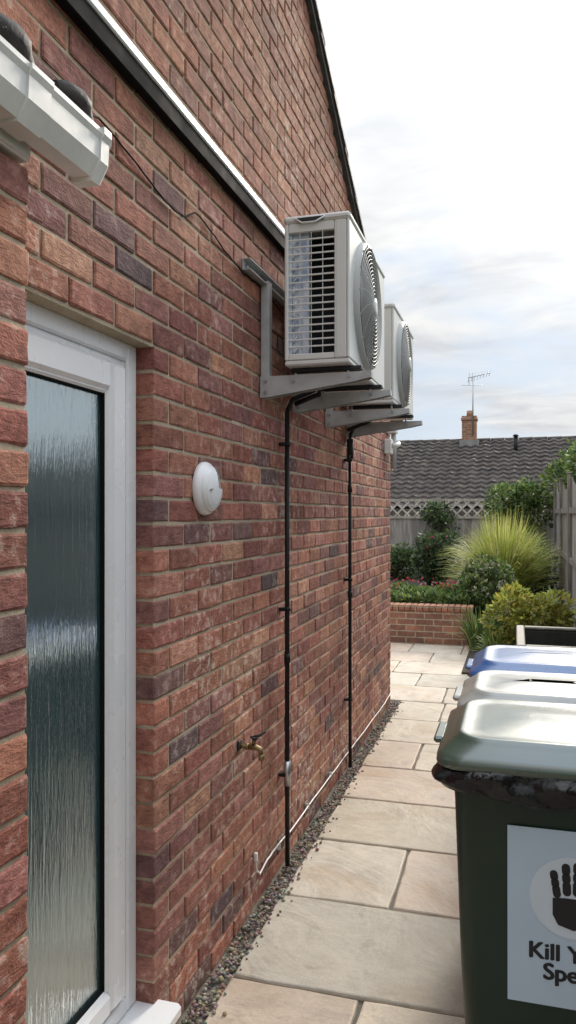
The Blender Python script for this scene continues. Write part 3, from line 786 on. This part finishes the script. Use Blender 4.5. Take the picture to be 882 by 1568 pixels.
def leaf(mb,p,d,n,ln,wd,c):
    s=d.cross(n)
    if s.length<1e-4: s=Vector((1,0,0))
    s.normalize(); b=len(mb.v)
    mb.v+=[tuple(p),tuple(p+d*ln*.5+s*wd*.5),tuple(p+d*ln),tuple(p+d*ln*.5-s*wd*.5+n*wd*.15)]
    mb.face([b,b+1,b+2,b+3],c)
def rv():
    while True:
        v=Vector((U(-1,1),U(-1,1),U(-1,1)))
        if .05<v.length<1: return v
def shrub(name,base,ctr,rad,n,ls,cols,nsub=14,trunk=True,flowers=None,fn=0,tr=.018):
    mb=MB(); base=Vector(base); ctr=Vector(ctr); rad=Vector(rad); subs=[]
    for i in range(nsub):
        v=rv().normalized()*U(.35,.85); p=ctr+Vector((v.x*rad.x,v.y*rad.y,v.z*rad.z)); subs.append((p,U(.28,.5),U(.65,1.25)))
    if trunk:
        for p,_,_ in subs:
            mid=base.lerp(p,.5)+Vector((U(-.08,.08),U(-.08,.08),U(0,.05)))
            mb.tube([base+Vector((U(-.03,.03),U(-.03,.03),0)),mid,p],[tr,tr*.6,tr*.25],6,m=1,col=(1,1,1))
            for _ in range(3):
                q=p+rv()*.3*min(rad); mb.tube([mid.lerp(p,.6),q],[tr*.35,tr*.12],4,m=1)
    for i in range(n):
        p0,r,br=random.choice(subs); v=rv(); v=v.normalized()*(v.length**.5)
        p=p0+Vector((v.x*rad.x*r,v.y*rad.y*r,v.z*rad.z*r))
        if p.z<base.z: p.z=base.z+R()*.1
        d=(v.normalized()+rv()*.9); d.normalize(); nn_=(rv()+Vector((0,0,.8))).normalized()
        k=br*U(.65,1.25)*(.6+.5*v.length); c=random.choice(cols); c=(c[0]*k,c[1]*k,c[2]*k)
        l=ls*U(.6,1.3); leaf(mb,p,d,nn_,l,l*.5,c)
    for i in range(fn):
        p0,r,br=random.choice(subs); v=rv().normalized()
        p=p0+Vector((v.x*rad.x*r,v.y*rad.y*r,abs(v.z)*rad.z*r))
        c=random.choice(flowers)
        for k in range(6): leaf(mb,p,(rv()).normalized(),rv().normalized(),ls*.55,ls*.5,c)
    mb.norec=True; return mb.obj(name,[M_leaf,M_bark])
DG=[(.04,.075,.03),(.055,.09,.038),(.035,.06,.03),(.08,.11,.045)]
MG=[(.08,.14,.045),(.11,.17,.05),(.075,.125,.045),(.14,.20,.06)]
LG=[(.18,.26,.065),(.22,.30,.075),(.14,.21,.055),(.28,.33,.10)]
YG=[(.40,.42,.07),(.32,.36,.07),(.48,.45,.09),(.24,.30,.07)]
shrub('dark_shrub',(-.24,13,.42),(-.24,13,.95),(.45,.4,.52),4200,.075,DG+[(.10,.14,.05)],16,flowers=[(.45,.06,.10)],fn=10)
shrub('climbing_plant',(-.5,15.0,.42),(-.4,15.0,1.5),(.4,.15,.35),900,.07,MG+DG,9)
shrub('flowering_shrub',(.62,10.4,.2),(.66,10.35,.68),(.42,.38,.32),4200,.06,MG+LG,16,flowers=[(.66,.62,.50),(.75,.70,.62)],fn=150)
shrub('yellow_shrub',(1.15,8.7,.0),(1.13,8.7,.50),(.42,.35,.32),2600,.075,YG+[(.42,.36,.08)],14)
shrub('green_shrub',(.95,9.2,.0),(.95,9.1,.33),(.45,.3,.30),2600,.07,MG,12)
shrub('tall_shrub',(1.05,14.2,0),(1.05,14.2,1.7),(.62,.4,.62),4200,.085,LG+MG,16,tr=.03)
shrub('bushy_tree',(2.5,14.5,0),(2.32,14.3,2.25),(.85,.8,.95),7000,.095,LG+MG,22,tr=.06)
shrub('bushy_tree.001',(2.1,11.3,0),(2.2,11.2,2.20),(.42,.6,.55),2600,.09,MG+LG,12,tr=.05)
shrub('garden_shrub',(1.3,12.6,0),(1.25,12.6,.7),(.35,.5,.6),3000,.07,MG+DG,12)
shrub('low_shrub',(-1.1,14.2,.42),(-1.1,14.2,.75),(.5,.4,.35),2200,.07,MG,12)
mb=MB()
for i in range(5200):
    x=U(-1.6,.42); y=U(9.9,10.9); z=.44+R()*.17*(.5+.5*math.sin(x*5+y*3)**2)
    c=random.choice(LG+MG); k=U(.6,1.2); leaf(mb,Vector((x,y,z)),(rv()+Vector((0,0,.7))).normalized(),(rv()+Vector((0,0,1))).normalized(),U(.05,.10),.04,tuple(v*k for v in c))
for i in range(60):
    x=U(-.9,.40); y=U(10.3,10.95); z=U(.58,.70)
    c=random.choice([(.55,.03,.06),(.6,.06,.12),(.6,.25,.3),(.6,.05,.03)])
    for k in range(4): leaf(mb,Vector((x,y,z)),(rv()+Vector((0,0,.4))).normalized(),rv().normalized(),.026,.022,c)
mb.norec=True; mb.obj('flower_bed',[M_leaf])
mb=MB()
for i in range(26): stone(mb,U(-1.2,-.25),U(9.95,10.25),.50,U(.04,.09),tuple(v*U(.8,1.2) for v in (.36,.35,.32)))
mb.norec=True; mb.obj('rockery_stones',[M_peb])
def blades(name,base,n,hgt,spread,w,cols,rb=.12,droop=.5):
    mb=MB(); base=Vector(base)
    for i in range(n):
        a=U(0,6.283); o=Vector((math.cos(a),math.sin(a),0)); r0=rb*R()**.5
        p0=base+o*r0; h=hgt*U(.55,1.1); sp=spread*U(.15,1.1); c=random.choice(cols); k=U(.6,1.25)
        s=Vector((-o.y,o.x,0)); s=(s+rv()*.6).normalized(); prev=None; ns=6
        for j in range(ns+1):
            t=j/ns; p=p0+o*(sp*t**1.6)+Vector((0,0,h*(t-droop*t**3*(sp/spread))))
            ww=w*(1-t**2)*.5+.0008; l=len(mb.v); mb.v+=[tuple(p-s*ww),tuple(p+s*ww)]
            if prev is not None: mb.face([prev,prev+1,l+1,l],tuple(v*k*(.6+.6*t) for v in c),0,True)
            prev=l
    mb.norec=True; return mb.obj(name,[M_leaf])
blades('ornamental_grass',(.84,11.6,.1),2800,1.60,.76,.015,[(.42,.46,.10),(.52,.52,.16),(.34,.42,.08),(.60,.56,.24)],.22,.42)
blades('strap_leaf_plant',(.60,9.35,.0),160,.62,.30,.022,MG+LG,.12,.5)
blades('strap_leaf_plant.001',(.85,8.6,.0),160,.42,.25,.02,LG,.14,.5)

# ------------------------------------------------------------------ bungalow
bung=empty('bungalow'); mb=MB()
bx0,bx1,ye,yr,ze,zr=-9,14,21,26.2,1.72,3.98
step=.075; nxx=int((bx1-bx0)/step); nr=16
for i in range(nr):
    for e in(0,1):
        t=(i+e)/nr; y=ye+(yr-ye)*t; z=ze+(zr-ze)*t+(.055 if e==0 else .0)+.01
        for k in range(nxx+1):
            x=bx0+k*step; mb.v.append((x,y+U(-.004,.004),z+.028*math.sin(x*2*math.pi/.3)+.006*math.sin(i*7+int(x/.3)*5)))
W=nxx+1
for r_ in range(2*nr-1):
    for k in range(nxx):
        q=r_*W+k; mb.face([q,q+1,q+W+1,q+W],sm=(r_%2==0))
mb.obj('roof_tiles',[M_roof],bung)
mb=MB(); b=len(mb.v)
for x in(bx0,bx1): mb.v+=[(x,ye,ze-.03),(x,yr,zr-.05),(x,2*yr-ye,ze-.03)]
mb.face([b,b+1,b+2]);mb.face([b+5,b+4,b+3]);mb.face([b,b+3,b+4,b+1]);mb.face([b+1,b+4,b+5,b+2]);mb.face([b,b+2,b+5,b+3])
mb.obj('roof_core',[M_roof],bung)
mb=MB()
x=bx0
while x<bx1: mb.tube([(x,yr,zr-.01),(x+.43,yr,zr+.002)],[.085,.09],10); x+=.44
mb.obj('ridge_tiles',[M_roof],bung)
mb=MB(); mb.box(bx0+.3,bx1-.3,ye+.4,2*yr-ye-.4,-.06,ze-.02); mb.obj('walls',[M_brick3],bung)
mb=MB(); mb.box(bx0,bx1,ye-.02,ye+.01,ze-.18,ze+.0,1,bev=.005)
for x in(-6,-2,3,8): mb.box(x,x+1.5,ye+.37,ye+.405,.7,1.45,bev=.01)
mb.obj('fascia_and_windows',[M_upvc,M_roof],bung)
mb=MB(); cx,cyy=-.43,26.0
mb.box(cx-.23,cx+.23,cyy-.23,cyy+.23,3.2,4.62); mb.box(cx-.26,cx+.26,cyy-.26,cyy+.26,4.62,4.70,bev=.01); mb.box(cx-.235,cx+.235,cyy-.235,cyy+.235,4.70,4.76)
mb.box(cx-.30,cx+.30,cyy-.30,cyy+.25,3.72,3.98,1)
mb.tube([(cx,cyy,4.76),(cx,cyy,4.95)],[.10,.085],12,m=0)
mb.obj('chimney',[M_brick3,simple('lead_flashing',(.25,.24,.23),.6)],bung)
mb=MB(); ax,ay=cx+.12,cyy-.25
mb.tube([(ax,ay,4.1),(ax,ay,6.15)],.022,6)
bz=6.0; mb.tube([(ax-.15,ay,bz-.02),(ax+.55,ay-.2,bz+.08)],.014,6)
for k in range(8):
    t=k/7; px=ax-.12+.66*t; py=ay-.19*t; pz=bz-.015+.09*t
    h_=.16-.06*t; mb.tube([(px-.03,py-h_*.5,pz-h_),(px+.03,py+h_*.5,pz+h_)],.008,5)
mb.tube([(ax-.12,ay,bz-.25),(ax-.12,ay,bz+.22)],.008,5); mb.tube([(ax-.35,ay,5.75),(ax+.3,ay,5.72)],.008,5)
mb.obj('tv_aerial',[M_steel],bung)
mb=MB(); vx=1.02; mb.tube([(vx,25.2,3.4),(vx,25.2,4.0)],.06,10); mb.tube([(vx,25.2,4.0),(vx,25.2,4.06)],[.10,.06],10); mb.obj('vent_pipe',[M_black],bung)

# ------------------------------------------------------------------ sky and sun
el=math.radians(29); az=math.radians(12)
sd=Vector((math.sin(az)*math.cos(el),math.cos(az)*math.cos(el),math.sin(el)))
w=bpy.data.worlds.new('World'); scene.world=w; w.use_nodes=True; nt=w.node_tree
bg=nt.nodes['Background']; bg.inputs['Strength'].default_value=.1
sky=N(nt,'ShaderNodeTexSky'); sky.sky_type='NISHITA'; sky.sun_disc=False; sky.sun_elevation=el; sky.sun_rotation=az
sky.air_density=1; sky.dust_density=1.0
tc=N(nt,'ShaderNodeTexCoord'); sep=N(nt,'ShaderNodeSeparateXYZ'); L(nt,tc.outputs['Generated'],sep.inputs[0])
zc_=math_(nt,'ADD',math_(nt,'MAXIMUM',sep.outputs[2],0.0),.16)
cb=N(nt,'ShaderNodeCombineXYZ'); L(nt,math_(nt,'DIVIDE',sep.outputs[0],zc_),cb.inputs[0]); L(nt,math_(nt,'DIVIDE',sep.outputs[1],zc_),cb.inputs[1])
mp=N(nt,'ShaderNodeMapping'); mp.inputs['Rotation'].default_value=(0,0,.5); mp.inputs['Scale'].default_value=(1,1.5,1); mp.inputs['Location'].default_value=(3.1,1.7,0); L(nt,cb.outputs[0],mp.inputs[0])
n1=noise(nt,mp.outputs[0],.9,4,.58,.5); n2=noise(nt,mp.outputs[0],2.6,4,.6,.4)
cover=ramp(nt,n1,[(.40,.15),(.56,1)])
ccol=ramp(nt,n2,[(.33,(6.6,6.85,7.2)),(.5,(8.1,8.2,8.3)),(.66,(9.2,9.2,9.1))])
skyc=mix(nt,sky.outputs[0],(5.8,7.1,8.8),.85,'MIX')
col=mix(nt,skyc,ccol,cover,'MIX')
zf=math_(nt,'ADD',1.0,math_(nt,'MULTIPLY',math_(nt,'POWER',math_(nt,'MAXIMUM',sep.outputs[2],0.0),3.0),2.9))
zf=math_(nt,'MULTIPLY',zf,.96)
cz=N(nt,'ShaderNodeCombineXYZ')
for i in range(3): L(nt,zf,cz.inputs[i])
col=mix(nt,col,cz.outputs[0],1.0,'MULTIPLY')
dt=N(nt,'ShaderNodeVectorMath',operation='DOT_PRODUCT'); L(nt,tc.outputs['Generated'],dt.inputs[0]); dt.inputs[1].default_value=sd
dd=math_(nt,'MAXIMUM',dt.outputs['Value'],0.0)
g1=math_(nt,'MULTIPLY',math_(nt,'POWER',dd,70.0),16.0); g2=math_(nt,'MULTIPLY',math_(nt,'POWER',dd,14.0),1.2)
gl=math_(nt,'ADD',g1,g2)
cg=N(nt,'ShaderNodeCombineXYZ'); L(nt,gl,cg.inputs[0]); L(nt,math_(nt,'MULTIPLY',gl,.97),cg.inputs[1]); L(nt,math_(nt,'MULTIPLY',gl,.90),cg.inputs[2])
fin=mix(nt,col,cg.outputs[0],1.0,'ADD'); L(nt,fin,bg.inputs['Color'])
sl_=bpy.data.lights.new('sun','SUN'); sl_.energy=3.0; sl_.angle=math.radians(12); sl_.color=(1,.91,.78)
so=bpy.data.objects.new('sun',sl_); scene.collection.objects.link(so); so.rotation_euler=sd.to_track_quat('Z','Y').to_euler()
# ------------------------------------------------------------------ camera
cam=bpy.data.cameras.new('camera'); co=bpy.data.objects.new('camera',cam); scene.collection.objects.link(co)
co.location=(1.02,0,1.6); co.rotation_euler=(math.radians(90.1),0,math.radians(16.35))
cam.sensor_fit='VERTICAL'; cam.sensor_height=36; cam.lens=27.3; cam.clip_start=.02; cam.clip_end=2000
scene.camera=co
scene.view_settings.view_transform='Standard'; scene.view_settings.look='None'; scene.view_settings.exposure=0
